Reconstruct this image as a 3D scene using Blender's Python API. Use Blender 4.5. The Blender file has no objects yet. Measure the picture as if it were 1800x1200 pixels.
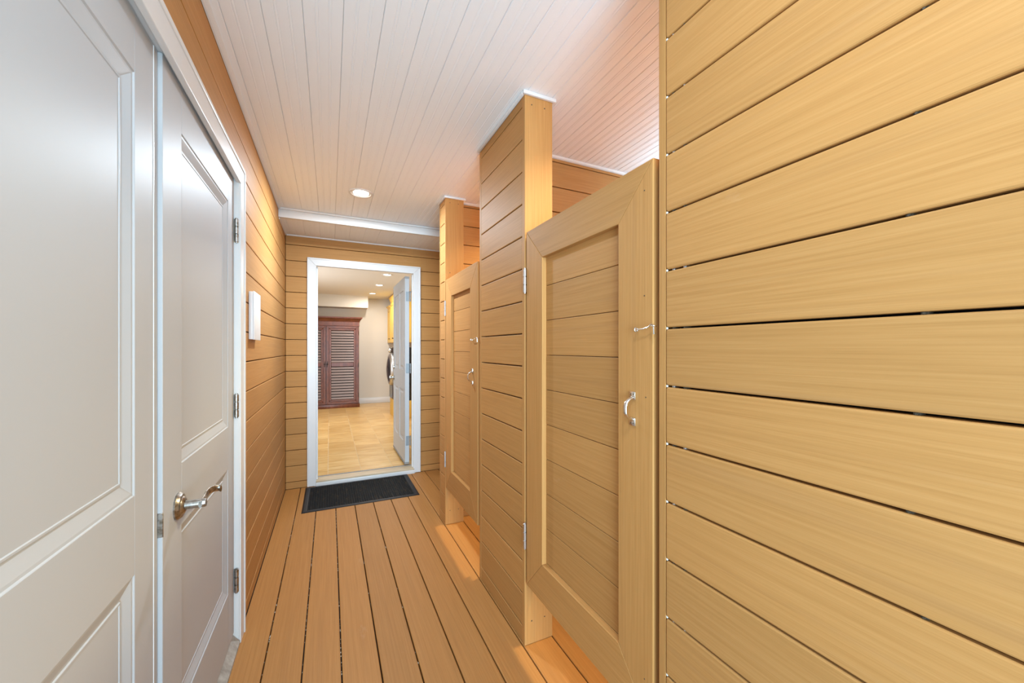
import bpy, bmesh, math, random
from mathutils import Vector, Matrix
random.seed(7)
S = bpy.context.scene
COL = S.collection

# ------------------------------------------------------------ camera, world, lights, exposure
cam_d = bpy.data.cameras.new('camera')
cam = bpy.data.objects.new('camera', cam_d); COL.objects.link(cam); S.camera = cam
FPX = 679.0; YAW = math.atan2(320.0, FPX)
cam_d.sensor_width = 36.0; cam_d.sensor_fit = 'HORIZONTAL'
cam_d.lens = 36.0 * FPX / 1800.0
cam_d.shift_y = 12.0 / 1800.0
cam_d.clip_start = 0.02
cam.location = (0, 0, 1.28)
cam.rotation_euler = (math.pi / 2, 0, -YAW)

W = bpy.data.worlds.new('World'); S.world = W; W.use_nodes = True
bg = W.node_tree.nodes['Background']
bg.inputs[0].default_value = (0.56, 0.79, 1.0, 1); bg.inputs[1].default_value = 1.5

def area(name, loc, rot, power, col, sx, sy=None, spread=180, disk=False):
    d = bpy.data.lights.new(name, 'AREA'); d.energy = power; d.color = col
    d.shape = 'DISK' if disk else 'RECTANGLE'; d.size = sx
    if not disk: d.size_y = sy
    d.spread = math.radians(spread)
    o = bpy.data.objects.new(name, d); COL.objects.link(o); o.location = loc; o.rotation_euler = rot
    return o
# daylight entering through the open end of the passage, behind the camera
area('open_end_daylight', (-.70, -5.2, 1.7), (math.radians(88), 0, -math.radians(4)), 440, (0.60, 0.83, 1.0), 3.0, 3.0)
# added fill lamp for the ceiling, aimed up and along the passage from behind the camera
area('added_ceiling_fill', (0.20, -1.05, 0.9), Vector((0, .78, .62)).to_track_quat('-Z', 'Y').to_euler(), 38, (0.57, 0.82, 1.0), .9, .9)
# daylight through the open strip under the ceiling at the back of each stall
for yc, ln in ((1.28, 1.1), (2.40, .76)):
    area('stall_daylight', (1.925, yc, 2.17), Vector((-.86, 0, .5)).to_track_quat('-Z', 'Y').to_euler(), 4.6 * ln, (0.60, 0.83, 1.0), ln, .30)
# added fill lamp, unseen at the left, to brighten the far room evenly
area('added_room_fill', (-1.20, 6.2, 1.45), (math.pi / 2, 0, -math.pi / 2), 37, (0.86, 0.93, 1.0), 1.5, 1.5)
P_HALL, P_STALL, P_ROOM = 36.0, 27.0, 14.0
WARM = (0.74, 0.88, 1.0)
WARM_STALL = (1.0, 0.84, 0.50)

vs = S.view_settings
vs.view_transform = 'Standard'; vs.look = 'None'; vs.gamma = 1; vs.exposure = 0.15
vs.use_curve_mapping = False
S.cycles.max_bounces = 10; S.cycles.diffuse_bounces = 6
S.cycles.use_denoising = True

# ------------------------------------------------------------ materials
def mat(name, col=(.8, .8, .8), rough=.5, metal=0.0, spec=.5, emit=None, es=0):
    m = bpy.data.materials.new(name); m.use_nodes = True
    b = m.node_tree.nodes['Principled BSDF']
    b.inputs['Base Color'].default_value = (*col, 1)
    b.inputs['Roughness'].default_value = rough
    b.inputs['Metallic'].default_value = metal
    b.inputs['Specular IOR Level'].default_value = spec
    if emit:
        b.inputs['Emission Color'].default_value = (*emit, 1); b.inputs['Emission Strength'].default_value = es
    return m
def N(m, t, **k):
    n = m.node_tree.nodes.new(t)
    for a, v in k.items(): setattr(n, a, v)
    return n
def L(m, a, b): m.node_tree.links.new(a, b)
def coords(m, scale, rnd=True):
    tc = N(m, 'ShaderNodeTexCoord'); mp = N(m, 'ShaderNodeMapping')
    mp.inputs['Scale'].default_value = scale
    if rnd:
        oi = N(m, 'ShaderNodeObjectInfo'); mu = N(m, 'ShaderNodeMath', operation='MULTIPLY'); mu.inputs[1].default_value = 37.0
        L(m, oi.outputs['Random'], mu.inputs[0])
        va = N(m, 'ShaderNodeVectorMath', operation='ADD')
        L(m, tc.outputs['Object'], va.inputs[0]); L(m, mu.outputs[0], va.inputs[1]); L(m, va.outputs[0], mp.inputs[0])
    else:
        L(m, tc.outputs['Object'], mp.inputs[0])
    return mp.outputs[0]
def noise(m, vec, scale=1.0, detail=4, rough=.55):
    n = N(m, 'ShaderNodeTexNoise'); n.inputs['Scale'].default_value = scale
    n.inputs['Detail'].default_value = detail; n.inputs['Roughness'].default_value = rough
    L(m, vec, n.inputs['Vector']); return n.outputs['Fac']
def ramp(m, fac, stops):
    r = N(m, 'ShaderNodeValToRGB'); e = r.color_ramp.elements
    while len(e) < len(stops): e.new(.5)
    for i, (p, c) in enumerate(stops): e[i].position = p; e[i].color = (*c, 1)
    L(m, fac, r.inputs[0]); return r.outputs[0]
def mix(m, a, b, fac, mode='MIX'):
    n = N(m, 'ShaderNodeMix', data_type='RGBA', blend_type=mode)
    if isinstance(fac, (int, float)): n.inputs[0].default_value = fac
    else: L(m, fac, n.inputs[0])
    for s, v in ((6, a), (7, b)):
        if isinstance(v, tuple): n.inputs[s].default_value = (*v, 1)
        else: L(m, v, n.inputs[s])
    return n.outputs[2]
def bump(m, h, strength, dist):
    b = N(m, 'ShaderNodeBump'); b.inputs['Strength'].default_value = strength; b.inputs['Distance'].default_value = dist
    L(m, h, b.inputs['Height']); L(m, b.outputs[0], m.node_tree.nodes['Principled BSDF'].inputs['Normal'])
def base(m, c): L(m, c, m.node_tree.nodes['Principled BSDF'].inputs['Base Color'])

def composite(name, lo, mid, hi, streak, rough=.58, spec=.2, tint=.10):
    """capped composite decking: fine lengthwise grain, longer grey-brown streaks, per-board tone"""
    m = mat(name, mid, rough, 0, spec)
    c = ramp(m, noise(m, coords(m, (3.0, 150, 150)), 1, 5, .62), [(.28, lo), (.5, mid), (.74, hi)])
    st = ramp(m, noise(m, coords(m, (1.1, 38, 38)), 1, 4, .55), [(.54, (0, 0, 0)), (.78, (1, 1, 1))])
    sc = N(m, 'ShaderNodeMath', operation='MULTIPLY'); sc.inputs[1].default_value = .34; L(m, st, sc.inputs[0])
    c = mix(m, c, streak, sc.outputs[0])
    # scuffs: chalky pale rubs
    sf = ramp(m, noise(m, coords(m, (2.5, 6, 6)), 1, 6, .7), [(.66, (0, 0, 0)), (.86, (1, 1, 1))])
    s2 = N(m, 'ShaderNodeMath', operation='MULTIPLY'); s2.inputs[1].default_value = .22; L(m, sf, s2.inputs[0])
    c = mix(m, c, (.72, .60, .46), s2.outputs[0])
    oi = N(m, 'ShaderNodeObjectInfo')
    c = mix(m, c, ramp(m, oi.outputs['Random'], [(0, (1 - tint, 1 - tint, 1 - tint)), (1, (1 + tint * .4, 1 + tint * .3, 1 + tint * .2))]), 1.0, 'MULTIPLY')
    base(m, c)
    bump(m, noise(m, coords(m, (6, 420, 420)), 1, 2, .5), .12, .002)
    return m
M = {}
M['plank'] = composite('composite_plank', (.415, .200, .059), (.465, .230, .071), (.51, .262, .088), (.345, .174, .067))
M['deck'] = composite('composite_deck', (.345, .148, .037), (.388, .172, .045), (.43, .198, .055), (.30, .138, .045), .55, .25)
M['backing'] = mat('dark_sheathing', (.010, .010, .011), .9)
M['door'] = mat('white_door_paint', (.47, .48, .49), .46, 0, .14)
bump(M['door'], noise(M['door'], coords(M['door'], (180, 180, 180), False), 1, 3), .05, .001)
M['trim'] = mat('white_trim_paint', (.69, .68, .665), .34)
M['ceil'] = mat('white_beadboard', (.86, .885, .905), .42)
M['nickel'] = mat('worn_nickel', (.46, .43, .38), .32, 1)
cn = ramp(M['nickel'], noise(M['nickel'], coords(M['nickel'], (90, 90, 90)), 1, 5), [(.35, (.24, .21, .17)), (.55, (.46, .45, .43)), (.75, (.56, .55, .54))]); base(M['nickel'], cn)
M['chrome'] = mat('bright_steel', (.82, .80, .76), .22, 1)
M['zinc'] = mat('zinc_hinge', (.70, .71, .72), .35, 1)
M['steel'] = mat('dull_grey_steel', (.26, .29, .31), .45, .6)
M['brass'] = mat('brass_hinge', (.62, .42, .16), .35, 1)
M['dark'] = mat('dark_screw', (.05, .035, .02), .6)
M['plastic'] = mat('white_plastic', (.84, .85, .86), .35)
M['stone'] = mat('grey_stone_sill', (.36, .33, .28), .7)
base(M['stone'], ramp(M['stone'], noise(M['stone'], coords(M['stone'], (25, 25, 25)), 1, 6), [(.3, (.24, .21, .17)), (.7, (.47, .44, .39))]))
M['sill'] = mat('tan_threshold', (.52, .41, .27), .6)
base(M['sill'], ramp(M['sill'], noise(M['sill'], coords(M['sill'], (4, 60, 60)), 1, 4), [(.3, (.44, .34, .22)), (.7, (.60, .48, .33))]))
M['rubber'] = mat('black_rubber', (.006, .007, .010), .5, 0, .3)
M['pile'] = mat('mat_pile', (.02, .017, .014), .9)
base(M['pile'], ramp(M['pile'], noise(M['pile'], coords(M['pile'], (55, 12, 12)), 1, 5, .7), [(.45, (.004, .004, .004)), (.60, (.014, .010, .006)), (.76, (.10, .06, .022))]))
M['tile'] = mat('honey_travertine', (.66, .42, .17), .30)
ct = ramp(M['tile'], noise(M['tile'], coords(M['tile'], (24, 3.5, 3)), 1, 5, .6), [(.28, (.52, .28, .075)), (.5, (.68, .43, .16)), (.75, (.78, .57, .28))])
oi = N(M['tile'], 'ShaderNodeObjectInfo')
base(M['tile'], mix(M['tile'], ct, ramp(M['tile'], oi.outputs['Random'], [(0, (.82, .78, .70)), (1, (1, 1, 1))]), 1.0, 'MULTIPLY'))
M['grout'] = mat('cream_grout', (.66, .52, .32), .8)
M['rwall'] = mat('cream_wall_paint', (.66, .61, .53), .7)
M['rceil'] = mat('cream_ceiling_paint', (.76, .72, .65), .8)
M['armoire'] = mat('red_brown_wood', (.20, .06, .025), .30)
base(M['armoire'], ramp(M['armoire'], noise(M['armoire'], coords(M['armoire'], (14, 14, 2)), 1, 5), [(.3, (.11, .030, .013)), (.7, (.21, .062, .026))]))
M['slat'] = mat('slat_wood_sheen', (.26, .20, .19), .35)  # greyer than the armoire wood: the louvres' bluish sheen put into the colour
M['yellow'] = mat('mustard_cabinet_paint', (.74, .46, .08), .4)
M['black'] = mat('black_enamel', (.012, .011, .012), .18)
M['glass'] = mat('dark_washer_glass', (.02, .02, .025), .06)
M['iron'] = mat('dark_iron', (.06, .05, .045), .4, 1)
M['caulk'] = mat('white_caulk', (.66, .63, .57), .7)
M['grit'] = mat('pale_grit', (.55, .48, .38), .9)
M['gasket'] = mat('grey_gasket', (.25, .24, .23), .7)
def lens(name, col, s): return mat(name, (1, 1, 1), .4, 0, .3, col, s)
M['lens'] = lens('lit_lens', (1, .95, .86), 14)

# ------------------------------------------------------------ object helpers
WM = {}
def reg(o, parent, Mx):
    COL.objects.link(o)
    WM[o.name] = Mx
    if parent is not None:
        o.parent = parent
        o.matrix_local = WM[parent.name].inverted() @ Mx
    else:
        o.matrix_world = Mx
    return o
def tag(o, label=None, cat=None, group=None, kind=None):
    if label: o['label'] = label
    if cat: o['category'] = cat
    if group: o['group'] = group
    if kind: o['kind'] = kind
    return o
def empty(name, loc, label=None, cat=None, group=None, kind=None, parent=None):
    o = bpy.data.objects.new(name, None); o.empty_display_size = .05
    reg(o, parent, Matrix.Translation(Vector(loc)))
    return tag(o, label, cat, group, kind)
def mk(name, bm, m, parent=None, smooth=False):
    """link a bmesh given in world coordinates as ONE object centred on itself"""
    vs_ = [v.co for v in bm.verts]
    c = Vector([(min(v[i] for v in vs_) + max(v[i] for v in vs_)) / 2 for i in range(3)])
    bmesh.ops.translate(bm, verts=bm.verts, vec=-c)
    bmesh.ops.recalc_face_normals(bm, faces=bm.faces)
    me = bpy.data.meshes.new(name); bm.to_mesh(me); bm.free()
    me.materials.append(M[m])
    if smooth:
        for p in me.polygons: p.use_smooth = True
        try: me.set_sharp_from_angle(angle=math.radians(40))
        except Exception: pass
    o = bpy.data.objects.new(name, me)
    return reg(o, parent, Matrix.Translation(c))
def box(bm, x0, x1, y0, y1, z0, z1, bev=0, seg=2):
    r = bmesh.ops.create_cube(bm, size=1)
    for v in r['verts']:
        v.co = Vector(((x0 + x1) / 2 + v.co.x * (x1 - x0), (y0 + y1) / 2 + v.co.y * (y1 - y0), (z0 + z1) / 2 + v.co.z * (z1 - z0)))
    if bev:
        es = {e for v in r['verts'] for e in v.link_edges}
        bmesh.ops.bevel(bm, geom=list(es), offset=bev, segments=seg, profile=.5, affect='EDGES')
def B(name, x0, x1, y0, y1, z0, z1, m, parent=None, bev=0, seg=2):
    bm = bmesh.new(); box(bm, x0, x1, y0, y1, z0, z1, bev, seg)
    return mk(name, bm, m, parent, bev > 0)
def frame_of(d):
    d = d.normalized(); a = Vector((0, 0, 1)) if abs(d.z) < .9 else Vector((1, 0, 0))
    u = d.cross(a).normalized(); return u, d.cross(u).normalized()
def tube(bm, pts, r, seg=10, closed=False, flat=None):
    """sweep an (elliptical) section along pts; flat = (u_vec, ru, rv)"""
    pts = [Vector(p) for p in pts]; n = len(pts); rings = []
    for i, p in enumerate(pts):
        if closed: d = pts[(i + 1) % n] - pts[i - 1]
        else: d = pts[min(i + 1, n - 1)] - pts[max(i - 1, 0)]
        rr = r[i] if isinstance(r, (list, tuple)) else r
        if flat:
            w = Vector(flat[0]).normalized(); q = d.normalized().cross(w).normalized(); ra, rb = flat[1], flat[2]
            rings.append([bm.verts.new(p + w * (ra * math.cos(t)) + q * (rb * math.sin(t))) for t in [2 * math.pi * k / seg for k in range(seg)]])
        else:
            if i == 0: u, w = frame_of(d)
            else:
                dn = d.normalized(); u = (u - dn * u.dot(dn)).normalized(); w = dn.cross(u).normalized()
            rings.append([bm.verts.new(p + u * (rr * math.cos(t)) + w * (rr * math.sin(t))) for t in [2 * math.pi * k / seg for k in range(seg)]])
    m = n if closed else n - 1
    for i in range(m):
        a, b = rings[i], rings[(i + 1) % n]
        for k in range(seg): bm.faces.new((a[k], a[(k + 1) % seg], b[(k + 1) % seg], b[k]))
    if not closed:
        bm.faces.new(rings[0]); bm.faces.new(rings[-1])
def lathe(bm, prof, origin, axis, seg=28, caps=True):
    """prof = [(along axis, radius)]"""
    o = Vector(origin); ax = Vector(axis).normalized(); u, w = frame_of(ax); rings = []
    for h, r in prof:
        rings.append([bm.verts.new(o + ax * h + u * (r * math.cos(t)) + w * (r * math.sin(t))) for t in [2 * math.pi * k / seg for k in range(seg)]])
    for a, b in zip(rings, rings[1:]):
        for k in range(seg): bm.faces.new((a[k], a[(k + 1) % seg], b[(k + 1) % seg], b[k]))
    if caps:
        bm.faces.new(rings[0]); bm.faces.new(rings[-1])

_cache = {}
def inset(poly, d):
    n = len(poly); out = []
    for i in range(n):
        p0, p1, p2 = (Vector(poly[i - 1]), Vector(poly[i]), Vector(poly[(i + 1) % n]))
        e1 = (p1 - p0).normalized(); e2 = (p2 - p1).normalized()
        n1 = Vector((-e1.y, e1.x)); n2 = Vector((-e2.y, e2.x))
        k = (n1 + n2); k = k / max(k.dot(n1), 1e-6)
        out.append(p1 + k * d)
    return out
def plate(parent, name, poly, t, m, origin, xd, yd, bev=.002):
    """a board: counter-clockwise outline in (length, width), front face at z=0 facing xd x yd, body behind it, eased front edges"""
    key = (tuple((round(a, 4), round(b, 4)) for a, b in poly), round(t, 4), m, bev)
    me = _cache.get(key)
    if me is None:
        bm = bmesh.new()
        lv = [(bev, 0), (bev * .3, -bev * .3), (0, -bev), (0, -t)] if bev else [(0, 0), (0, -t)]
        rings = []
        for ins, z in lv:
            q = inset(poly, ins) if ins else [Vector(p) for p in poly]
            rings.append([bm.verts.new((p.x, p.y, z)) for p in q])
        bm.faces.new(rings[0])
        for a, b in zip(rings, rings[1:]):
            for k in range(len(a)): bm.faces.new((a[k], b[k], b[(k + 1) % len(a)], a[(k + 1) % len(a)]))
        bm.faces.new(list(reversed(rings[-1])))
        bmesh.ops.recalc_face_normals(bm, faces=bm.faces)
        me = bpy.data.meshes.new(name); bm.to_mesh(me); bm.free(); me.materials.append(M[m]); _cache[key] = me
    X = Vector(xd); Y = Vector(yd); Z = X.cross(Y); o = Vector(origin)
    Mx = Matrix(((X.x, Y.x, Z.x, o.x), (X.y, Y.y, Z.y, o.y), (X.z, Y.z, Z.z, o.z), (0, 0, 0, 1)))
    return reg(bpy.data.objects.new(name, me), parent, Mx)
def rect(l, w): return [(0, 0), (l, 0), (l, w), (0, w)]
GX, GY, GZ = (1, 0, 0), (0, 1, 0), (0, 0, 1)
NX, NY, NZ = (-1, 0, 0), (0, -1, 0), (0, 0, -1)
FACE = {  # facing -> (length dir, width dir) for level boards and for upright boards
    '+x': ((GY, GZ), (GZ, NY)), '-x': ((NY, GZ), (GZ, GY)),
    '-y': ((GX, GZ), (GZ, NX)), '+y': ((NX, GZ), (GZ, GX))}
def plank(parent, face, plane, a0, a1, z0, z1, m='plank', t=.024, bev=.003, name='plank'):
    """level wall board on plane x=plane or y=plane, from a0 to a1 along the wall"""
    xd, yd = FACE[face][0]
    a = a0 if (xd[0] + xd[1]) > 0 else a1
    o = (plane, a, z0) if face[1] == 'x' else (a, plane, z0)
    return plate(parent, name, rect(a1 - a0, z1 - z0), t, m, o, xd, yd, bev)
def upright(parent, name, face, plane, a0, a1, z0, z1, m='plank', t=.024, bev=.002):
    xd, yd = FACE[face][1]
    a = a0 if (yd[0] + yd[1]) > 0 else a1
    o = (plane, a, z0) if face[1] == 'x' else (a, plane, z0)
    return plate(parent, name, rect(z1 - z0, a1 - a0), t, m, o, xd, yd, bev)
def mitred(parent, face, plane, a0, a1, z0, z1, w, m, t, bev=.0015, names=('stile', 'rail'), bottom=True, wb=None):
    """four (or three) boards meeting in mitres around the rectangle a0..a1, z0..z1"""
    wb = wb or w; g = .0006
    def at(a, z): return (plane, a, z) if face[1] == 'x' else (a, plane, z)
    H = z1 - z0; Wd = a1 - a0; (lx, ly), (ux, uy) = FACE[face]; out = []
    pos = (lx[0] + lx[1]) > 0            # does the level length direction run with +a?
    lo = (wb if bottom else 0)
    # uprights: local x = z, local y = along uy
    ypos = (uy[0] + uy[1]) > 0
    for first in (True, False):
        outer_at_zero = (first == ypos)  # is the outer edge at local y = 0?
        if outer_at_zero: poly = [(g, 0), (H - g, 0), (H - w - g, w), (lo + g, w)]
        else: poly = [(lo + g, 0), (H - w - g, 0), (H - g, w), (g, w)]
        a = (a0 if ypos else a0 + w) if first else (a1 - w if ypos else a1)
        out.append(plate(parent, names[0], poly, t, m, at(a, z0), ux, uy, bev))
    a = a0 if pos else a1
    out.append(plate(parent, names[1], [(w, 0), (Wd - w, 0), (Wd, w), (0, w)], t, m, at(a, z1 - w), lx, ly, bev))
    if bottom:
        out.append(plate(parent, names[1], [(0, 0), (Wd, 0), (Wd - w, wb), (w, wb)], t, m, at(a, z0), lx, ly, bev))
    return out
def screw(parent, p, face, r=.003, m='dark'):
    ax = {'+x': GX, '-x': NX, '+y': GY, '-y': NY}[face]
    bm = bmesh.new(); lathe(bm, [(-.002, r), (.0006, r), (.001, r * .6)], p, ax, 8)
    return mk('screw', bm, m, parent)

# ------------------------------------------------------------ main dimensions
XL, XR, YF, YB = -.365, .757, 4.035, -1.2       # left wall, right partitions, far wall, open end
ZC, ZF, YBEAM = 2.385, 2.312, 3.53              # ceiling, lower ceiling past the beam
XO = 1.95                                       # outer wall of the stalls
PITCH, BW, GAP = .1441, .1395, .0046
JL = [.062 + PITCH * k for k in range(17)]      # joints of the left and far walls

# ------------------------------------------------------------ deck floor
floor = B('floor', XL - .1, XO + .05, YB, YF, -.07, -.030, 'backing')
tag(floor, 'brown composite deck floor of the passage, boards running lengthwise', 'floor', kind='structure')
x = -.242 - .1421
while x < XO:
    a = max(x + .0024, XL + .002); b = min(x + .1421 - .0024, XO)
    plate(floor, 'plank', rect(YF - YB - .002, b - a), .025, 'deck', (b, YB, 0), GY, NX, .003)
    x += .1421
bm = bmesh.new()
for k in range(5):
    xj = -.242 + .1421 * k
    for _ in range(70 if k in (1, 2, 0) else 18):
        yy = random.uniform(.9, 3.35); s = random.uniform(.0008, .0024)
        c = Vector((xj + random.uniform(-.001, .001), yy, -.004 + random.uniform(-.003, .002)))
        bmesh.ops.create_icosphere(bm, subdivisions=1, radius=s, matrix=Matrix.Translation(c) @ Matrix.Diagonal((.9, random.uniform(1, 3), .8, 1)))
g = mk('grit', bm, 'grit', floor); g['kind'] = 'stuff'

# ------------------------------------------------------------ beadboard ceiling
ceiling = B('ceiling', XL - .1, XO + .1, YB, YF + .05, 2.425, 2.47, 'backing')
tag(ceiling, 'white beadboard ceiling over the passage and the stalls', 'ceiling', kind='structure')
def bead_profile(w):
    p = [(.0004, -.012), (.0004, -.0024), (.0024, 0)]
    for c in (w / 3, 2 * w / 3):
        p += [(c - .0058, 0), (c - .0046, -.0013), (c - .0032, -.0002), (c, .0004), (c + .0032, -.0002), (c + .0046, -.0013), (c + .0058, 0)]
    p += [(w - .0024, 0), (w - .0004, -.0024), (w - .0004, -.012)]
    return p
def bead_board(parent, x0, x1, y0, y1, z):
    full = .1212; pr = bead_profile(full)
    lo, hi = x0[1], x1
    key = ('bead', round(hi - lo, 4), round(lo - x0[0], 4), round(y1 - y0, 3))
    me = _cache.get(key)
    if me is None:
        q = [(max(lo - x0[0], min(hi - x0[0], a)) - (lo - x0[0]), b) for a, b in pr]
        bm = bmesh.new()
        r0 = [bm.verts.new((0, a, b)) for a, b in q]; r1 = [bm.verts.new((y1 - y0, a, b)) for a, b in q]
        for k in range(len(q) - 1): bm.faces.new((r0[k], r1[k], r1[k + 1], r0[k + 1]))
        bm.faces.new((r0[0], r0[-1], r1[-1], r1[0]))
        bmesh.ops.remove_doubles(bm, verts=bm.verts, dist=1e-5)
        bmesh.ops.recalc_face_normals(bm, faces=bm.faces)
        me = bpy.data.meshes.new('bead_board'); bm.to_mesh(me); bm.free(); me.materials.append(M['ceil']); _cache[key] = me
    Mx = Matrix(((0, 1, 0, lo), (1, 0, 0, y0), (0, 0, -1, z), (0, 0, 0, 1)))
    return reg(bpy.data.objects.new('bead_board', me), parent, Mx)
x = -.3232 - .1212
while x < XO:
    lo, hi = max(x, XL), min(x + .1212, XO)
    if hi - lo > .005:
        bead_board(ceiling, (x, lo), hi, YB, YBEAM, ZC)
        bead_board(ceiling, (x, lo), hi, YBEAM, YF, ZF)
    x += .1212
B('drop', XL - .02, XO + .05, YBEAM + .006, YF, ZF + .012, 2.43, 'ceil', ceiling)

beam = empty('trim_1', (.3, YBEAM, ZF))
tag(beam, 'white ceiling beam board where the beadboard ceiling steps down', 'beam', kind='structure')
B('fascia', XL, XO, YBEAM - .022, YBEAM + .006, ZF - .003, ZC - .012, 'trim', beam, .002)
B('molding', XL, XO, YBEAM - .034, YBEAM - .022, ZC - .016, ZC - .001, 'trim', beam, .003)

ctrim = empty('trim_2', (XL, 1.2, ZC))
tag(ctrim, 'narrow white molding along the top of the left wall and far wall', 'molding', kind='structure')
def quarter(parent, p0, p1, inward, z, r=.017):
    """quarter-round between wall and ceiling from p0 to p1 (2D), bulging along 'inward'"""
    d = Vector((p1[0] - p0[0], p1[1] - p0[1], 0)); n = Vector((*inward, 0)); bm = bmesh.new()
    prof = [(0, 0), (r, 0)] + [(r * math.cos(t), -r * math.sin(t)) for t in (.4, .8, 1.2)] + [(0, -r)]
    ra, rb = [], []
    for a, b in prof:
        v = Vector((p0[0], p0[1], z)) + n * a + Vector((0, 0, b)); ra.append(bm.verts.new(v)); rb.append(bm.verts.new(v + d))
    k = len(prof)
    for i in range(k): bm.faces.new((ra[i], ra[(i + 1) % k], rb[(i + 1) % k], rb[i]))
    bm.faces.new(ra); bm.faces.new(rb)
    return mk('molding', bm, 'trim', parent)
quarter(ctrim, (XL, YB), (XL, YBEAM - .034), (1, 0), ZC)
quarter(ctrim, (XL, YBEAM + .006), (XL, YF), (1, 0), ZF, .010)
quarter(ctrim, (XL + .010, YF), (XO, YF), (0, -1), ZF, .010)

# ------------------------------------------------------------ left wall
wl = B('wall_left', XL - .12, XL - .026, .30, YF + .02, 2.02, 2.44, 'backing')
tag(wl, 'left wall of level tan boards around the white double door', 'wall', kind='structure')
B('sheathing', XL - .12, XL - .026, 2.05, YF + .02, -.07, 2.02, 'backing', wl)
B('sheathing', XL - .12, XL - .026, .30, .40, -.07, 2.02, 'backing', wl)
def rows(js, ztop, zbot=0.0):
    out = []; lo = zbot
    for j in list(js) + [ztop]:
        hi = min(j, ztop)
        if hi - lo > .006: out.append((lo + (GAP / 2 if lo > zbot else .001), hi - (GAP / 2 if hi < ztop else 0)))
        lo = hi
    return out
for z0, z1 in rows(JL, ZC):
    if z0 > 2.07: plank(wl, '+x', XL, .28, YF - .001, z0, z1)
    else:
        plank(wl, '+x', XL, 2.06, YF - .001, z0, z1)
        plank(wl, '+x', XL, .28, .39, z0, z1)

# ------------------------------------------------------------ far wall
wf = B('wall_back', XL - .05, XO + .05, YF + .026, YF + .06, 2.082, 2.44, 'backing')
tag(wf, 'end wall of level tan boards around the white-cased doorway', 'wall', kind='structure')
B('sheathing', XL - .05, -.135, YF + .026, YF + .06, -.07, 2.08, 'backing', wf)
B('sheathing', .80, XO + .05, YF + .026, YF + .06, -.07, 2.08, 'backing', wf)
for z0, z1 in rows(JL, ZF):
    if z0 > 2.07: plank(wf, '-y', YF, XL + .002, XO, z0, z1)
    else:
        plank(wf, '-y', YF, XL + .002, -.15, z0, z1)
        plank(wf, '-y', YF, .81, XO, z0, z1)

# ------------------------------------------------------------ right: near wall, two stall panels, dividers, outer wall
JN = [.0356 + .1438 * k for k in range(17)]
wr = B('wall_right', XR + .050, XR + .138, YB, .705, -.07, 2.44, 'backing')
tag(wr, 'near right wall of wide level tan boards, closest to the camera', 'wall', kind='structure')
def round_plank(parent, plane, y0, y1, z0, z1, r=.006):
    key = ('rp', round(y1 - y0, 4), round(z1 - z0, 4)); me = _cache.get(key); l = y1 - y0; w = z1 - z0
    if me is None:
        # outline with rounded corners at the far end (local x = 0)
        poly = [(l, 0), (l, w)] + [(r - r * math.sin(t), w - r + r * math.cos(t)) for t in (0, .52, 1.05, 1.571)] + [(r - r * math.cos(t), r - r * math.sin(t)) for t in (0, .52, 1.05, 1.571)]
        _cache[key] = poly
    poly = _cache[key]
    return plate(parent, 'plank', poly, .024, 'plank', (plane, y1, z0), NY, GZ, .0035)
for z0, z1 in rows(JN, ZC):
    round_plank(wr, XR, YB, .7075, z0, z1)
upright(wr, 'end_board', '+y', .7315, XR, XR + .138, .002, ZC, 'plank', .0225, .004)
bm = bmesh.new()
for j in JN[1:-1]:
    bmesh.ops.create_icosphere(bm, subdivisions=2, radius=.0034, matrix=Matrix.Translation((XR + .0035, .7065, j)) @ Matrix.Diagonal((.7, 1.0, 1.0, 1)))
cq = mk('caulk', bm, 'caulk', wr, True); cq['kind'] = 'stuff'
def clip(parent, y, z, m):
    bm = bmesh.new(); box(bm, XR + .006, XR + .022, y - .004, y + .004, z - GAP / 2 + .0003, z + GAP / 2 - .0003)
    lathe(bm, [(0, .0017), (.004, .0017)], (XR + .007, y, z), NX, 8)
    return mk('fastener_clip', bm, m, parent)
for i, j in enumerate(JN[1:]):
    clip(wr, .688, j, 'zinc' if i % 2 else 'dark'); clip(wr, .655, j, 'dark' if i % 3 else 'zinc')
    clip(wr, .262 - .008 * (i % 3), j, 'dark')

def partition(name, label, y0, y1, joints, ends):
    """a short boarded panel standing between two stall doors, capped with a full board at each end"""
    w = B(name, XR + .026, XR + .112, y0 + .024, y1 - .024, -.03, 2.43, 'backing')
    tag(w, label, 'wall', kind='structure')
    for z0, z1 in rows(joints, ZC - .012):
        plank(w, '-x', XR + .0005, y0 + .0235, y1 - .0235, z0, z1)
        plank(w, '+x', XR + .138, y0 + .0235, y1 - .0235, z0, z1)
    e = upright(w, 'end_board', '-y', y0, XR, XR + .138, .001, ZC - .012)
    upright(w, 'end_board', '+y', y1, XR, XR + .138, .001, ZC - .012)
    for zz in ends:
        for xx in (XR + .034, XR + .098): screw(e, (xx, y0, zz), '-y')
    for (a0, a1, b0, b1) in ((XR - .011, XR + .151, y0 - .013, y0), (XR - .013, XR, y0, y1), (XR - .011, XR + .151, y1, y1 + .013)):
        B('molding', a0, a1, b0, b1, ZC - .016, ZC - .0005, 'trim', w, .003)
    return w
partition('wall_right', 'boarded panel between the two stall doors, reaching the ceiling', 1.478, 2.032, [.074 + .141 * k for k in range(17)], (2.335, .10))
partition('wall_right', 'narrow boarded panel just past the farther stall door', 2.738, 2.900, [.064 + .142 * k for k in range(17)], (2.34, 1.83, .10))

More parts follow.
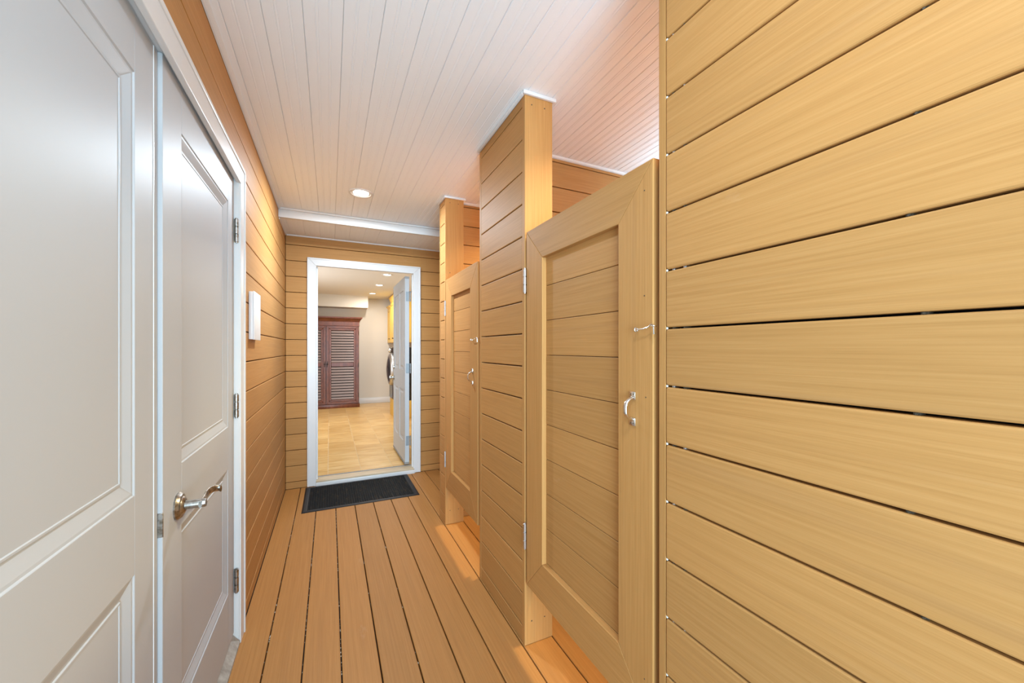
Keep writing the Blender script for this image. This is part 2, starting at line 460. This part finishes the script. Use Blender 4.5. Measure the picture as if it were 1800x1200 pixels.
def divider(label, y, y2, x0, joints):
    w = B('wall_partition', x0, XO, y + .026, y2 - .026, -.03, 2.43, 'backing')
    tag(w, label, 'wall', kind='structure')
    for z0, z1 in rows(joints, ZC):
        plank(w, '-y', y, x0, XO - .001, z0, z1)
        plank(w, '+y', y2, x0, XO - .001, z0, z1)
    quarter(w, (x0, y), (XO, y), (0, -1), ZC, .014)
    return w
JD = [.049 + .1441 * k for k in range(17)]
divider('orange-lit board wall seen above the nearer stall door', 1.908, 1.99, XR + .139, JD)
divider('yellow-lit board wall seen above the farther stall door', 2.815, 2.895, XR + .139, JD)
wo = B('wall_partition', XR + .139, XO, .56, .64, -.03, 2.43, 'backing')
tag(wo, 'boarded end wall inside the nearer stall', 'wall', kind='structure')
for z0, z1 in rows(JD, ZC): plank(wo, '+y', .66, XR + .139, XO, z0, z1)
wx = B('wall_outer', XO + .026, XO + .10, YB, YF + .03, -.07, 1.995, 'backing')
for a_, b_ in ((YB, .66), (1.90, 2.0), (2.81, YF + .03)): B('sheathing', XO + .026, XO + .10, a_, b_, 1.995, 2.44, 'backing', wx)
tag(wx, 'outer board wall at the back of the stalls', 'wall', kind='structure')
for z0, z1 in rows(JD, 2.0): plank(wx, '-x', XO, .66, YF - .001, z0, z1)
for z0, z1 in rows([j for j in JD if j > 2.01], ZC, 2.002): plank(wx, '-x', XO, 2.90, YF - .001, z0, z1)
for a_, b_ in ((.66, 1.907), (1.991, 2.814)): B('sill', XO + .001, XO + .11, a_, b_, 2.001, 2.022, 'plank', wx, .002)

# ------------------------------------------------------------ stall doors
def hinge_barrel(parent, x, y, z0, z1, r=.0075, m='zinc'):
    bm = bmesh.new(); n = 3; h = (z1 - z0) / n
    for k in range(n): lathe(bm, [(z0 + h * k + .001 - z0, r * .8), (h * k + .002, r), (h * (k + 1) - .002, r), (h * (k + 1) - .001, r * .8)], (x, y, z0), GZ, 12)
    lathe(bm, [(-.003, r * .6), (z1 - z0 + .003, r * .6)], (x, y, z0), GZ, 10)
    return mk('hinge', bm, m, parent, True)
def pull_handle(parent, x, y, z):
    h = empty('pull_handle', (x, y, z), parent=parent)
    for s in (1, -1):
        zc = z + s * .036
        f = B('foot', x - .004, x, y - .011, y + .011, zc - .011, zc + .011, 'chrome', h, .0012)
    bm = bmesh.new(); pts = []
    for k in range(17):
        t = -1 + 2 * k / 16
        out = .026 * (1 - abs(t) ** 3.2)
        pts.append((x - .003 - out, y, z + t * .031))
    tube(bm, pts, 0, 10, flat=(GY, .0062, .0034))
    mk('grip', bm, 'chrome', h, True)
    for s in (1, -1):
        for d in (-.005, .005): screw(h, (x - .004, y + d, z + s * .040), '-x', .0018)
    return h
def hook_latch(parent, x, y0, y1, z):
    """screw eye on the door, hook arm across the gap, screw eye on the wall edge"""
    h = empty('hook_latch', (x, y0, z), parent=parent)
    def ring(c, r, ax, w):
        u, v = frame_of(Vector(ax)); bm = bmesh.new()
        tube(bm, [Vector(c) + u * (r * math.cos(t)) + v * (r * math.sin(t)) for t in [2 * math.pi * k / 14 for k in range(14)]], w, 8, True)
        return bm
    bm = ring((x - .010, y0, z), .0055, GY, .0016); tube(bm, [(x, y0, z), (x - .005, y0, z)], .0018, 8); mk('screw_eye', bm, 'chrome', h, True)
    bm = ring((x - .010, y1, z + .007), .0055, GZ, .0016); tube(bm, [(x, y1, z + .007), (x - .005, y1, z + .007)], .0018, 8); mk('screw_eye', bm, 'chrome', h, True)
    bm = ring((x - .012, y0 - .001, z), .0048, GX, .0015)
    d = y1 - y0
    tube(bm, [(x - .012, y0 + d * .08, z), (x - .012, y0 + d * .45, z + .001), (x - .012, y0 + d * .75, z + .005), (x - .012, y0 + d * .92, z + .012), (x - .011, y1, z + .009), (x - .010, y1, z - .002), (x - .010, y1 - .001, z - .014)], .0019, 8)
    mk('hook', bm, 'chrome', h, True)
    return h
def stall_door(name, label, ya, yb, w, j0, ylat, handle_y, hook_y0, hook_y1):
    zb, zt = .275, 1.774; wb = .15
    d = empty(name, (XR, yb, zb)); tag(d, label, 'door', kind='structure')
    mitred(d, '-x', XR + .0005, ya, yb, zb, zt, w, 'plank', .026, .002, ('stile', 'rail'), True, wb)
    z = j0
    zi0, zi1 = zb + wb - .01, zt - w + .01
    js = [j0 + .1375 * k for k in range(-9, 9)]
    for za, zb_ in zip(js, js[1:]):
        a, b = max(za + .0009, zi0), min(zb_ - .0009, zi1)
        if b - a > .012: plank(d, '-x', XR + .019, ya + w - .012, yb - w + .012, a, b, 'plank', .020, .0015)
    B('backing_board', XR + .0392, XR + .046, ya + w - .012, yb - w + .012, zi0, zi1, 'backing', d)
    for a, b in ((1.517, 1.620), (.424, .532)): hinge_barrel(d, XR - .003, yb + .008, a, b)
    upright(d, 'stop', '-x', XR + .030, ya - .018, ya + .030, zb - .02, zt - .004, 'plank', .018)  # strip added behind the latch gap to block streaks of stall light
    upright(d, 'stop', '-x', XR + .030, yb - .024, yb + .009, zb - .02, zt - .004, 'plank', .018)  # likewise added at the hinge gap as a light block
    pull_handle(d, XR, handle_y, 1.114)
    hook_latch(d, XR, hook_y0, hook_y1, 1.330)
    for (yy, zz) in ((ya + .03, 1.70), (ya + .03, 1.42), (ya + .025, 1.15), (ya + .03, .40)):
        screw(d, (XR + .0005, yy, zz), '-x', .0018)
    return d
stall_door('door_3', 'nearer tan stall door with a hook latch and pull handle', .750, 1.463, .134, 1.2534, 0, .822, .800, .738)
stall_door('door_4', 'farther tan stall door, past the boarded panel', 2.066, 2.728, .132, 1.258, 0, 2.150, 2.140, 2.045)

# ------------------------------------------------------------ white double door on the left
XD1, XD2 = -.384, -.375                       # faces of the two leaves
def panel(parent, face_x, y0, y1, z0, z1, name='panel', sgn=1, m='door', prof=None):
    """recessed moulded door panel: concentric steps then a flat field; sgn = facing along x"""
    prof = prof or [(0, -.0004), (.002, -.0030), (.007, -.0036), (.030, -.0120), (.0345, -.0125), (.036, -.0098), (.0395, -.0098), (.041, -.0115)]
    bm = bmesh.new(); rings = []
    for i, d in prof:
        x_ = face_x + sgn * d
        rings.append([bm.verts.new((x_, a, b)) for a, b in ((y0 + i, z0 + i), (y1 - i, z0 + i), (y1 - i, z1 - i), (y0 + i, z1 - i))])
    for a, b in zip(rings, rings[1:]):
        for k in range(4): bm.faces.new((a[k], a[(k + 1) % 4], b[(k + 1) % 4], b[k]))
    bm.faces.new(rings[-1])
    back = [bm.verts.new((face_x - sgn * .03, a, b)) for a, b in ((y0, z0), (y1, z0), (y1, z1), (y0, z1))]
    for k in range(4): bm.faces.new((rings[0][k], rings[0][(k + 1) % 4], back[(k + 1) % 4], back[k]))
    bm.faces.new(back)
    return mk(name, bm, m, parent)
def butt_hinge(parent, x, y, z0, z1, m='nickel'):
    h = hinge_barrel(parent, x, y, z0, z1, .0085, m)
    return h
def leaf(name, label, xf, y0, y1, hinge_first, ms, hs):
    d = empty(name, (xf, y1 if not hinge_first else y0, .05)); tag(d, label, 'door', kind='structure')
    zb, zt = .055, 2.012
    sa, sb = (hs, ms) if hinge_first else (ms, hs)
    t = .040
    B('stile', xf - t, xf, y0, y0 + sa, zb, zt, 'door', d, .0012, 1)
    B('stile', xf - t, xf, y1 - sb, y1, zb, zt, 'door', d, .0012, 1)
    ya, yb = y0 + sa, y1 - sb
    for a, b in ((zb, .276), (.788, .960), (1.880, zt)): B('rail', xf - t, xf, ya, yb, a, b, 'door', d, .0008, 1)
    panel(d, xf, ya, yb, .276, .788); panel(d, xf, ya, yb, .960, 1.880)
    return d
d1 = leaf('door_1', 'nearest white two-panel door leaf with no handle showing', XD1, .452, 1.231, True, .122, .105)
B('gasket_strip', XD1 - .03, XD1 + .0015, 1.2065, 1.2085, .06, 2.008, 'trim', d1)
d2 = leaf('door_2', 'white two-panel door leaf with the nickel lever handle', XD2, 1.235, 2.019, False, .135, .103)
for a, b in ((1.738, 1.838), (.982, 1.082), (.228, .328)):
    h = butt_hinge(d2, XD2 + .010, 2.015, a, b, 'nickel')
    B('hinge_leaf', XD2 + .0005, XD2 + .016, 2.0195, 2.0215, a, b, 'brass' if a > 1.5 else 'nickel', d2)
lv = empty('lever_handle', (XD2, 1.338, .851), parent=d2)
bm = bmesh.new(); lathe(bm, [(0, .036), (.004, .0365), (.008, .033), (.011, .031), (.012, .024), (.016, .021), (.018, .016)], (XD2, 1.338, .851), GX, 32)
mk('rosette', bm, 'nickel', lv, True)
bm = bmesh.new(); lathe(bm, [(.012, .0125), (.03, .0118), (.060, .0112), (.063, .010)], (XD2, 1.338, .851), GX, 20); mk('neck', bm, 'nickel', lv, True)
bm = bmesh.new()
xs = XD2 + .052
tube(bm, [(xs, 1.326, .851), (xs, 1.345, .851), (xs - .001, 1.372, .852), (xs - .003, 1.398, .855), (xs, 1.420, .858), (xs + .008, 1.436, .858), (xs + .017, 1.444, .856), (xs + .023, 1.440, .854)], 0, 12, flat=(GZ, .0098, .0042))
mk('lever', bm, 'nickel', lv, True)
B('strike_plate', XD2 - .012, XD2 + .0012, 1.2335, 1.2365, .812, .872, 'nickel', d2, .001, 1)

casing = empty('trim_3', (XL, 1.235, 0)); tag(casing, 'white casing and jamb around the double door', 'door trim', kind='structure')
mitred(casing, '+x', XL + .015, .372, 2.100, -.002, 2.074, .076, 'trim', .0155, .002, ('casing', 'casing'), False)
mitred(casing, '+x', XL + .0195, .366, 2.106, -.0025, 2.080, .016, 'trim', .020, .003, ('back_band', 'back_band'), False)
B('jamb', XL - .095, XL + .009, 2.022, 2.052, .0, 2.045, 'trim', casing, .001, 1)
B('jamb', XL - .095, XL + .009, .418, .449, .0, 2.045, 'trim', casing, .001, 1)
B('jamb', XL - .095, XL + .009, .449, 2.022, 2.015, 2.045, 'trim', casing, .001, 1)
B('stop', XL - .095, XL - .062, .449, 2.022, 2.000, 2.015, 'trim', casing)
sill = bmesh.new()
for yy in (.452, 2.020):
    for p in ((XL - .11, -.03), (XL + .012, -.03), (XL + .012, .012), (XL - .018, .050), (XL - .11, .053)): sill.verts.new((p[0], yy, p[1]))
sill.verts.ensure_lookup_table(); v = sill.verts
for k in range(5): sill.faces.new((v[k], v[(k + 1) % 5], v[5 + (k + 1) % 5], v[5 + k]))
sill.faces.new(v[:5]); sill.faces.new(v[5:])
mk('threshold', sill, 'stone', casing)
B('leak_blocker', XL - .16, XL - .125, .38, 2.09, -.05, 2.1, 'backing', casing)  # unseen slab added behind the leaves to keep light from leaking in

# ------------------------------------------------------------ far doorway
dc = empty('trim_4', (.33, YF, 0)); tag(dc, 'white casing, jamb and tan threshold of the far doorway', 'door trim', kind='structure')
mitred(dc, '-y', YF - .018, -.186, .844, .004, 2.115, .068, 'trim', .018, .002, ('casing', 'casing'), False)
mitred(dc, '-y', YF - .022, -.190, .848, .004, 2.119, .014, 'trim', .022, .003, ('back_band', 'back_band'), False)
B('jamb', -.133, -.115, YF - .012, YF + .125, .0, 2.06, 'trim', dc, .001, 1)
B('jamb', .781, .799, YF - .012, YF + .125, .0, 2.06, 'trim', dc, .001, 1)
B('jamb', -.115, .781, YF - .012, YF + .095, 2.062, 2.080, 'trim', dc, .001, 1)
B('stop', -.115, -.103, YF + .03, YF + .062, .05, 2.044, 'trim', dc)
B('stop', .769, .781, YF + .03, YF + .062, .05, 2.044, 'trim', dc)
B('stop', -.103, .769, YF + .03, YF + .062, 2.056, 2.062, 'trim', dc)
B('sill_nosing', -.118, .784, YF - .030, YF - .012, -.002, .036, 'trim', dc, .002)
B('threshold', -.118, .784, YF - .028, YF + .110, .030, .048, 'sill', dc, .003)
B('weather_strip', -.118, .784, YF + .1105, YF + .128, .030, .052, 'gasket', dc, .002)

# ------------------------------------------------------------ room beyond the doorway
RX0, RX1, RY0, RY1, RZ0, RZ1 = -1.25, 1.75, YF + .128, 9.242, .045, 2.40
fl = B('floor', RX0, RX1, RY0, RY1, -.05, RZ0 - .004, 'grout'); tag(fl, 'honey travertine tile floor of the room beyond the doorway', 'floor', kind='structure')
tx = -.018 - .305 * 4
while tx < RX1:
    ty = 4.347 - .305
    while ty < RY1:
        a, b = max(ty, RY0) + .003, min(ty + .305, RY1) - .003
        if b - a > .02:
            l, r = max(tx, RX0) + .003, min(tx + .305, RX1) - .003
            if r - l > .02: plate(fl, 'tile', rect(b - a, r - l), .012, 'tile', (r, a, RZ0 + random.uniform(-.0004, .0004)), GY, NX, .0012)
        ty += .305
    tx += .305
tag(B('ceiling', RX0, RX1, RY0 - .06, RY1, RZ1, RZ1 + .05, 'rceil'), 'cream painted ceiling of the room beyond the doorway', 'ceiling', kind='structure')
tag(B('wall_far', RX0, RX1, RY1, RY1 + .06, -.05, RZ1 + .05, 'rwall'), 'cream back wall behind the armoire', 'wall', kind='structure')
tag(B('wall_side', RX1, RX1 + .06, YF + .06, RY1 + .06, -.05, RZ1 + .05, 'rwall'), 'cream side wall behind the yellow cabinets', 'wall', kind='structure')
tag(B('wall_side', RX0 - .06, RX0, YF + .06, RY1 + .06, -.05, RZ1 + .05, 'rwall'), 'cream side wall left of the armoire', 'wall', kind='structure')
wi = B('wall_front', RX0, -.134, YF + .061, RY0 - .004, -.05, RZ1, 'rwall'); tag(wi, 'inner face of the doorway wall in the far room', 'wall', kind='structure')
B('wall_segment', .80, RX1, YF + .061, RY0 - .004, -.05, RZ1, 'rwall', wi)
B('wall_segment', -.134, .80, YF + .061, RY0 - .004, 2.081, RZ1, 'rwall', wi)
sf = B('wall_soffit', RX0, .745, 8.86, RY1, 2.150, RZ1, 'rwall'); tag(sf, 'cream boxed soffit above the armoire', 'soffit', kind='structure')
tag(B('baseboard_far', .58, RX1 - .001, RY1 - .016, RY1, RZ0, RZ0 + .125, 'trim', None, .004), 'white baseboard right of the armoire', 'baseboard', kind='structure')

# open door of the room
d5 = empty('door_5', (.757, 4.140, .09)); tag(d5, 'white four-panel door standing open in the far doorway', 'door', kind='structure')
xa, xb, ya, yb, za, zb = .711, .755, 4.140, 4.955, .085, 2.036
B('stile', xa, xb, ya, ya + .11, za, zb, 'door', d5, .001, 1); B('stile', xa, xb, yb - .11, yb, za, zb, 'door', d5, .001, 1)
ym = (ya + yb) / 2
B('stile', xa, xb, ym - .05, ym + .05, za, zb, 'door', d5, .001, 1)
for p, q in ((ya + .11, ym - .05), (ym + .05, yb - .11)):
    for a, b in ((za, .29), (.84, 1.05), (1.90, zb)): B('rail', xa, xb, p, q, a, b, 'door', d5, .0008, 1)
    pf = [(0, -.0004), (.003, -.006), (.022, -.010), (.030, -.010), (.045, -.004)]
    for a, b in ((.29, .84), (1.05, 1.90)): panel(d5, xa, p, q, a, b, 'panel', -1, 'door', pf)
for a, b in ((1.775, 1.875), (1.02, 1.12), (.26, .36)):
    B('hinge_leaf', .722, .7555, ya - .0025, ya + .001, a, b, 'steel', d5, .0008, 1)
    hinge_barrel(d5, .7655, ya - .004, a, b, .006, 'steel')
for zz, r, nm in ((1.055, .020, 'deadbolt'), (.925, .027, 'door_knob')):
    bm = bmesh.new(); lathe(bm, [(0, .030), (.006, .030), (.009, .014), (.028, .012), (.034, r), (.048, r), (.056, r * .6)] if nm == 'door_knob' else [(0, .028), (.010, .027), (.014, .020)], (xa, yb - .06, zz), NX, 20)
    mk(nm, bm, 'nickel', d5, True)
B('door_sweep', xa - .004, xb, ya, yb, za - .022, za - .001, 'gasket', d5, .002, 1)

# armoire
AY = 8.742; AX0, AX1 = -.74, .556
ar = empty('armoire', (-.09, 9.0, RZ0), 'red-brown wooden armoire with two louvred doors against the cream wall', 'armoire')
B('carcass', AX0, AX1, AY + .026, RY1 - .002, .12, 1.83, 'armoire', ar, .003, 1)
B('plinth', AX0 - .012, AX1 + .012, AY - .008, RY1 - .002, RZ0, .122, 'armoire', ar, .005)
bm = bmesh.new(); pr = [(0, 1.83), (-.010, 1.835), (-.014, 1.85), (-.040, 1.885), (-.062, 1.905), (-.066, 1.932), (0, 1.932)]
rr = []
for o, z in pr:
    rr.append([bm.verts.new(p) for p in ((AX0 + o, RY1 - .002, z), (AX0 + o, AY + .026 + o, z), (AX1 - o, AY + .026 + o, z), (AX1 - o, RY1 - .002, z))])
for a, b in zip(rr, rr[1:]):
    for k in range(4): bm.faces.new((a[k], a[(k + 1) % 4], b[(k + 1) % 4], b[k]))
bm.faces.new(rr[0]); bm.faces.new(rr[-1]); mk('crown', bm, 'armoire', ar)
B('frieze', AX0 - .004, AX1 + .004, AY + .004, AY + .026, 1.755, 1.832, 'armoire', ar, .003, 1)
B('bead', AX0 - .008, AX1 + .008, AY - .004, AY + .026, 1.742, 1.756, 'armoire', ar, .003, 1)
for x0, x1, hx in ((-.064, .540, -.047), (-.688, -.078, -.095)):
    dr = empty('door', (x0, AY, .13), parent=ar)
    w = .082
    mitred(dr, '-y', AY, x0, x1, .132, 1.738, .046, 'armoire', .024, .003, ('stile', 'rail'))
    mitred(dr, '-y', AY + .008, x0 + .046, x1 - .046, .178, 1.692, .042, 'armoire', .016, .006, ('inner_stile', 'inner_rail'))
    B('mid_rail', x0 + .088, x1 - .088, AY + .006, AY + .024, .905, .986, 'armoire', dr, .003, 1)
    B('back_panel', x0 + .05, x1 - .05, AY + .0245, AY + .0258, .18, 1.69, 'backing', dr)
    for lo, hi, n in ((.222, .903, 12), (.988, 1.650, 12)):
        st = (hi - lo) / n
        for k in range(n):
            zc = lo + st * (k + .5); h = st * .44
            plate(dr, 'slat', rect(x1 - x0 - .176, .043), .006, 'slat', (x0 + .088, AY + .006, zc - h * .9), GX, tuple(Vector((0, .36, .93)).normalized()), .002)
    hd = empty('handle', (hx, AY, .955), parent=dr) if False else None
    bm = bmesh.new(); lathe(bm, [(0, .015), (.004, .014), (.010, .006), (.020, .010), (.024, .004)], (hx, AY, .955), NY, 14)
    tube(bm, [(hx, AY - .003, .890), (hx - .004, AY - .004, .915), (hx, AY - .004, .955), (hx + .004, AY - .004, .995), (hx, AY - .003, 1.020)], [.002, .006, .007, .006, .002], 8)
    mk('handle', bm, 'iron', dr, True)
for zz in (1.60, .93, .30): hinge_barrel(ar, AX1 - .010, AY + .004, zz - .04, zz + .04, .006, 'iron')

# cabinets and washer at the right of the room
def wall_cabinet(label, y0, y1, z0, z1, crown, xf=1.195):
    c = empty('wall_cabinet', (1.5, (y0 + y1) / 2, z0), label, 'cabinet', 'mustard wall cabinets in the far room')
    B('body', xf + .02, RX1 - .001, y0, y1, z0, z1, 'yellow', c, .002, 1)
    n = 2 if y1 - y0 > .5 else 1
    st = (y1 - y0) / n
    for k in range(n):
        a, b = y0 + st * k + .004, y0 + st * (k + 1) - .004
        dd = empty('door', (xf, a, z0), parent=c)
        w = min(.06, (b - a) * .25)
        mitred(dd, '-x', xf, a, b, z0 + .004, z1 - .004, w, 'yellow', .02, .002)
        panel(dd, xf + .006, a + w, b - w, z0 + w, z1 - w, 'panel', -1, 'yellow', [(0, 0), (.01, -.006), (.03, 0)])
        bm = bmesh.new(); lathe(bm, [(0, .008), (.012, .006), (.016, .013), (.024, .012), (.028, .006)], (xf, a + .03, z0 + .09), NX, 14); mk('knob', bm, 'iron', dd, True)
    bm = bmesh.new(); rr = []
    for o, z in ((0, z1), (-.012, z1 + .01), (-.045, z1 + crown * .8), (-.05, z1 + crown)):
        rr.append([bm.verts.new(p) for p in ((RX1 - .001, y0 + o * .3, z), (xf + .02 + o, y0 + o * .3, z), (xf + .02 + o, y1, z), (RX1 - .001, y1, z))])
    for a, b in zip(rr, rr[1:]):
        for k in range(4): bm.faces.new((a[k], a[(k + 1) % 4], b[(k + 1) % 4], b[k]))
    bm.faces.new(rr[0]); bm.faces.new(rr[-1]); mk('crown', bm, 'yellow', c)
wall_cabinet('taller mustard wall cabinet with crown, behind the open white door', 7.75, 8.80, 1.40, 2.26, .12)
wall_cabinet('lower mustard wall cabinet in the corner by the cream wall', 8.83, 9.235, 1.40, 2.16, .06)
ws = empty('washing_machine', (1.35, 7.25, RZ0), 'black front-loading washer on a raised base, mostly hidden by the open door', 'washing machine')
B('pedestal', 1.03, 1.70, 6.92, 7.60, RZ0, .36, 'yellow', ws, .006)
B('cabinet', 1.015, 1.70, 6.92, 7.60, .365, 1.30, 'black', ws, .012)
bm = bmesh.new(); lathe(bm, [(0, .285), (.03, .285), (.055, .262), (.060, .235), (.045, .215)], (1.015, 7.26, .90), NX, 36, False); mk('door_ring', bm, 'zinc', ws, True)
bm = bmesh.new(); lathe(bm, [(.02, .232), (.055, .225), (.075, .18), (.088, .10), (.092, .02)], (1.015, 7.26, .90), NX, 32); mk('door_glass', bm, 'glass', ws, True)
B('control_panel', 1.003, 1.016, 6.94, 7.58, 1.20, 1.285, 'iron', ws, .003)
bm = bmesh.new(); lathe(bm, [(0, .035), (.02, .033), (.026, .028)], (1.003, 7.40, 1.243), NX, 20); mk('dial', bm, 'chrome', ws, True)

# ------------------------------------------------------------ recessed lights
def can_light(label, group, x, y, z, r, power, col, spread=150):
    c = empty('recessed_light', (x, y, z), label, 'ceiling light', group)
    bm = bmesh.new(); lathe(bm, [(.0, r), (.003, r), (.006, r * .96), (.005, r * .80), (-.004, r * .74), (-.006, r * .70)], (x, y, z), NZ, 36, False); mk('trim_ring', bm, 'trim', c, True)
    bm = bmesh.new(); lathe(bm, [(-.004, r * .74), (-.001, r * .73), (.001, r * .55), (.002, r * .05)], (x, y, z), NZ, 32); mk('lens', bm, 'lens', c, True)
    o = area('lamp', (x, y, z - .008), (0, 0, 0), power, col, r * 1.4 if spread > 145 else r * 2.2, None, spread, True)
    return c
can_light('round recessed light in the white beadboard ceiling of the passage', 'passage ceiling lights', .200, 2.948, ZC, .083, P_HALL, WARM, 178)
can_light('round recessed light in the passage ceiling, near the open end', 'passage ceiling lights', .200, .05, ZC, .083, P_HALL * .33, WARM, 178)
can_light('round recessed light inside the nearer stall', 'stall ceiling lights', 1.38, 1.05, ZC, .083, P_STALL, WARM_STALL, 140)
can_light('round recessed light inside the farther stall', 'stall ceiling lights', 1.58, 2.38, ZC, .083, P_STALL, WARM_STALL, 140)
for lab, yy in (('nearest of the three ceiling lights beyond the doorway', 6.14), ('middle one of the three ceiling lights beyond the doorway', 7.20), ('ceiling light beyond the doorway closest to the armoire', 8.36)):
    can_light(lab, 'ceiling lights of the far room', .790, yy, RZ1, .080, P_ROOM, (.98, .95, .90), 178)

# ------------------------------------------------------------ door mat
mt = empty('door_mat', (.255, 3.72, 0), 'black ribbed rubber door mat at the far doorway', 'door mat')
mx0, mx1, my0, my1 = -.201, .709, 3.398, 4.002
bm = bmesh.new(); rr = []
for i, z in ((0, .0005), (0, .003), (.012, .0065), (.030, .0065), (.034, .0045)):
    rr.append([bm.verts.new(p) for p in ((mx0 + i, my0 + i, z), (mx1 - i, my0 + i, z), (mx1 - i, my1 - i, z), (mx0 + i, my1 - i, z))])
for a, b in zip(rr, rr[1:]):
    for k in range(4): bm.faces.new((a[k], a[(k + 1) % 4], b[(k + 1) % 4], b[k]))
bm.faces.new(rr[-1]); mk('border', bm, 'rubber', mt)
bm = bmesh.new(); nx, ny = 92, 26
for j in range(ny):
    yy = my0 + .042 + (my1 - my0 - .084) * j / (ny - 1)
    prev = None
    for i in range(nx + 1):
        xx = mx0 + .040 + (mx1 - mx0 - .08) * i / nx
        zig = .006 * (1 if i % 2 else -1)
        cur = [bm.verts.new((xx, yy + zig - .0055, .0047)), bm.verts.new((xx, yy + zig, .0088)), bm.verts.new((xx, yy + zig + .0055, .0047))]
        if prev:
            bm.faces.new((prev[0], cur[0], cur[1], prev[1])); bm.faces.new((prev[1], cur[1], cur[2], prev[2]))
        prev = cur
p = mk('pile', bm, 'pile', mt); p['kind'] = 'stuff'

# ------------------------------------------------------------ white box on the left wall
wb_ = empty('wall_box', (XL, 2.385, 1.445), 'white rectangular plastic box mounted on the left wall beside the double door', 'wall box')
B('case', XL, XL + .018, 2.292, 2.478, 1.325, 1.564, 'plastic', wb_, .002)
B('cover', XL + .0185, XL + .024, 2.290, 2.480, 1.323, 1.566, 'plastic', wb_, .002)
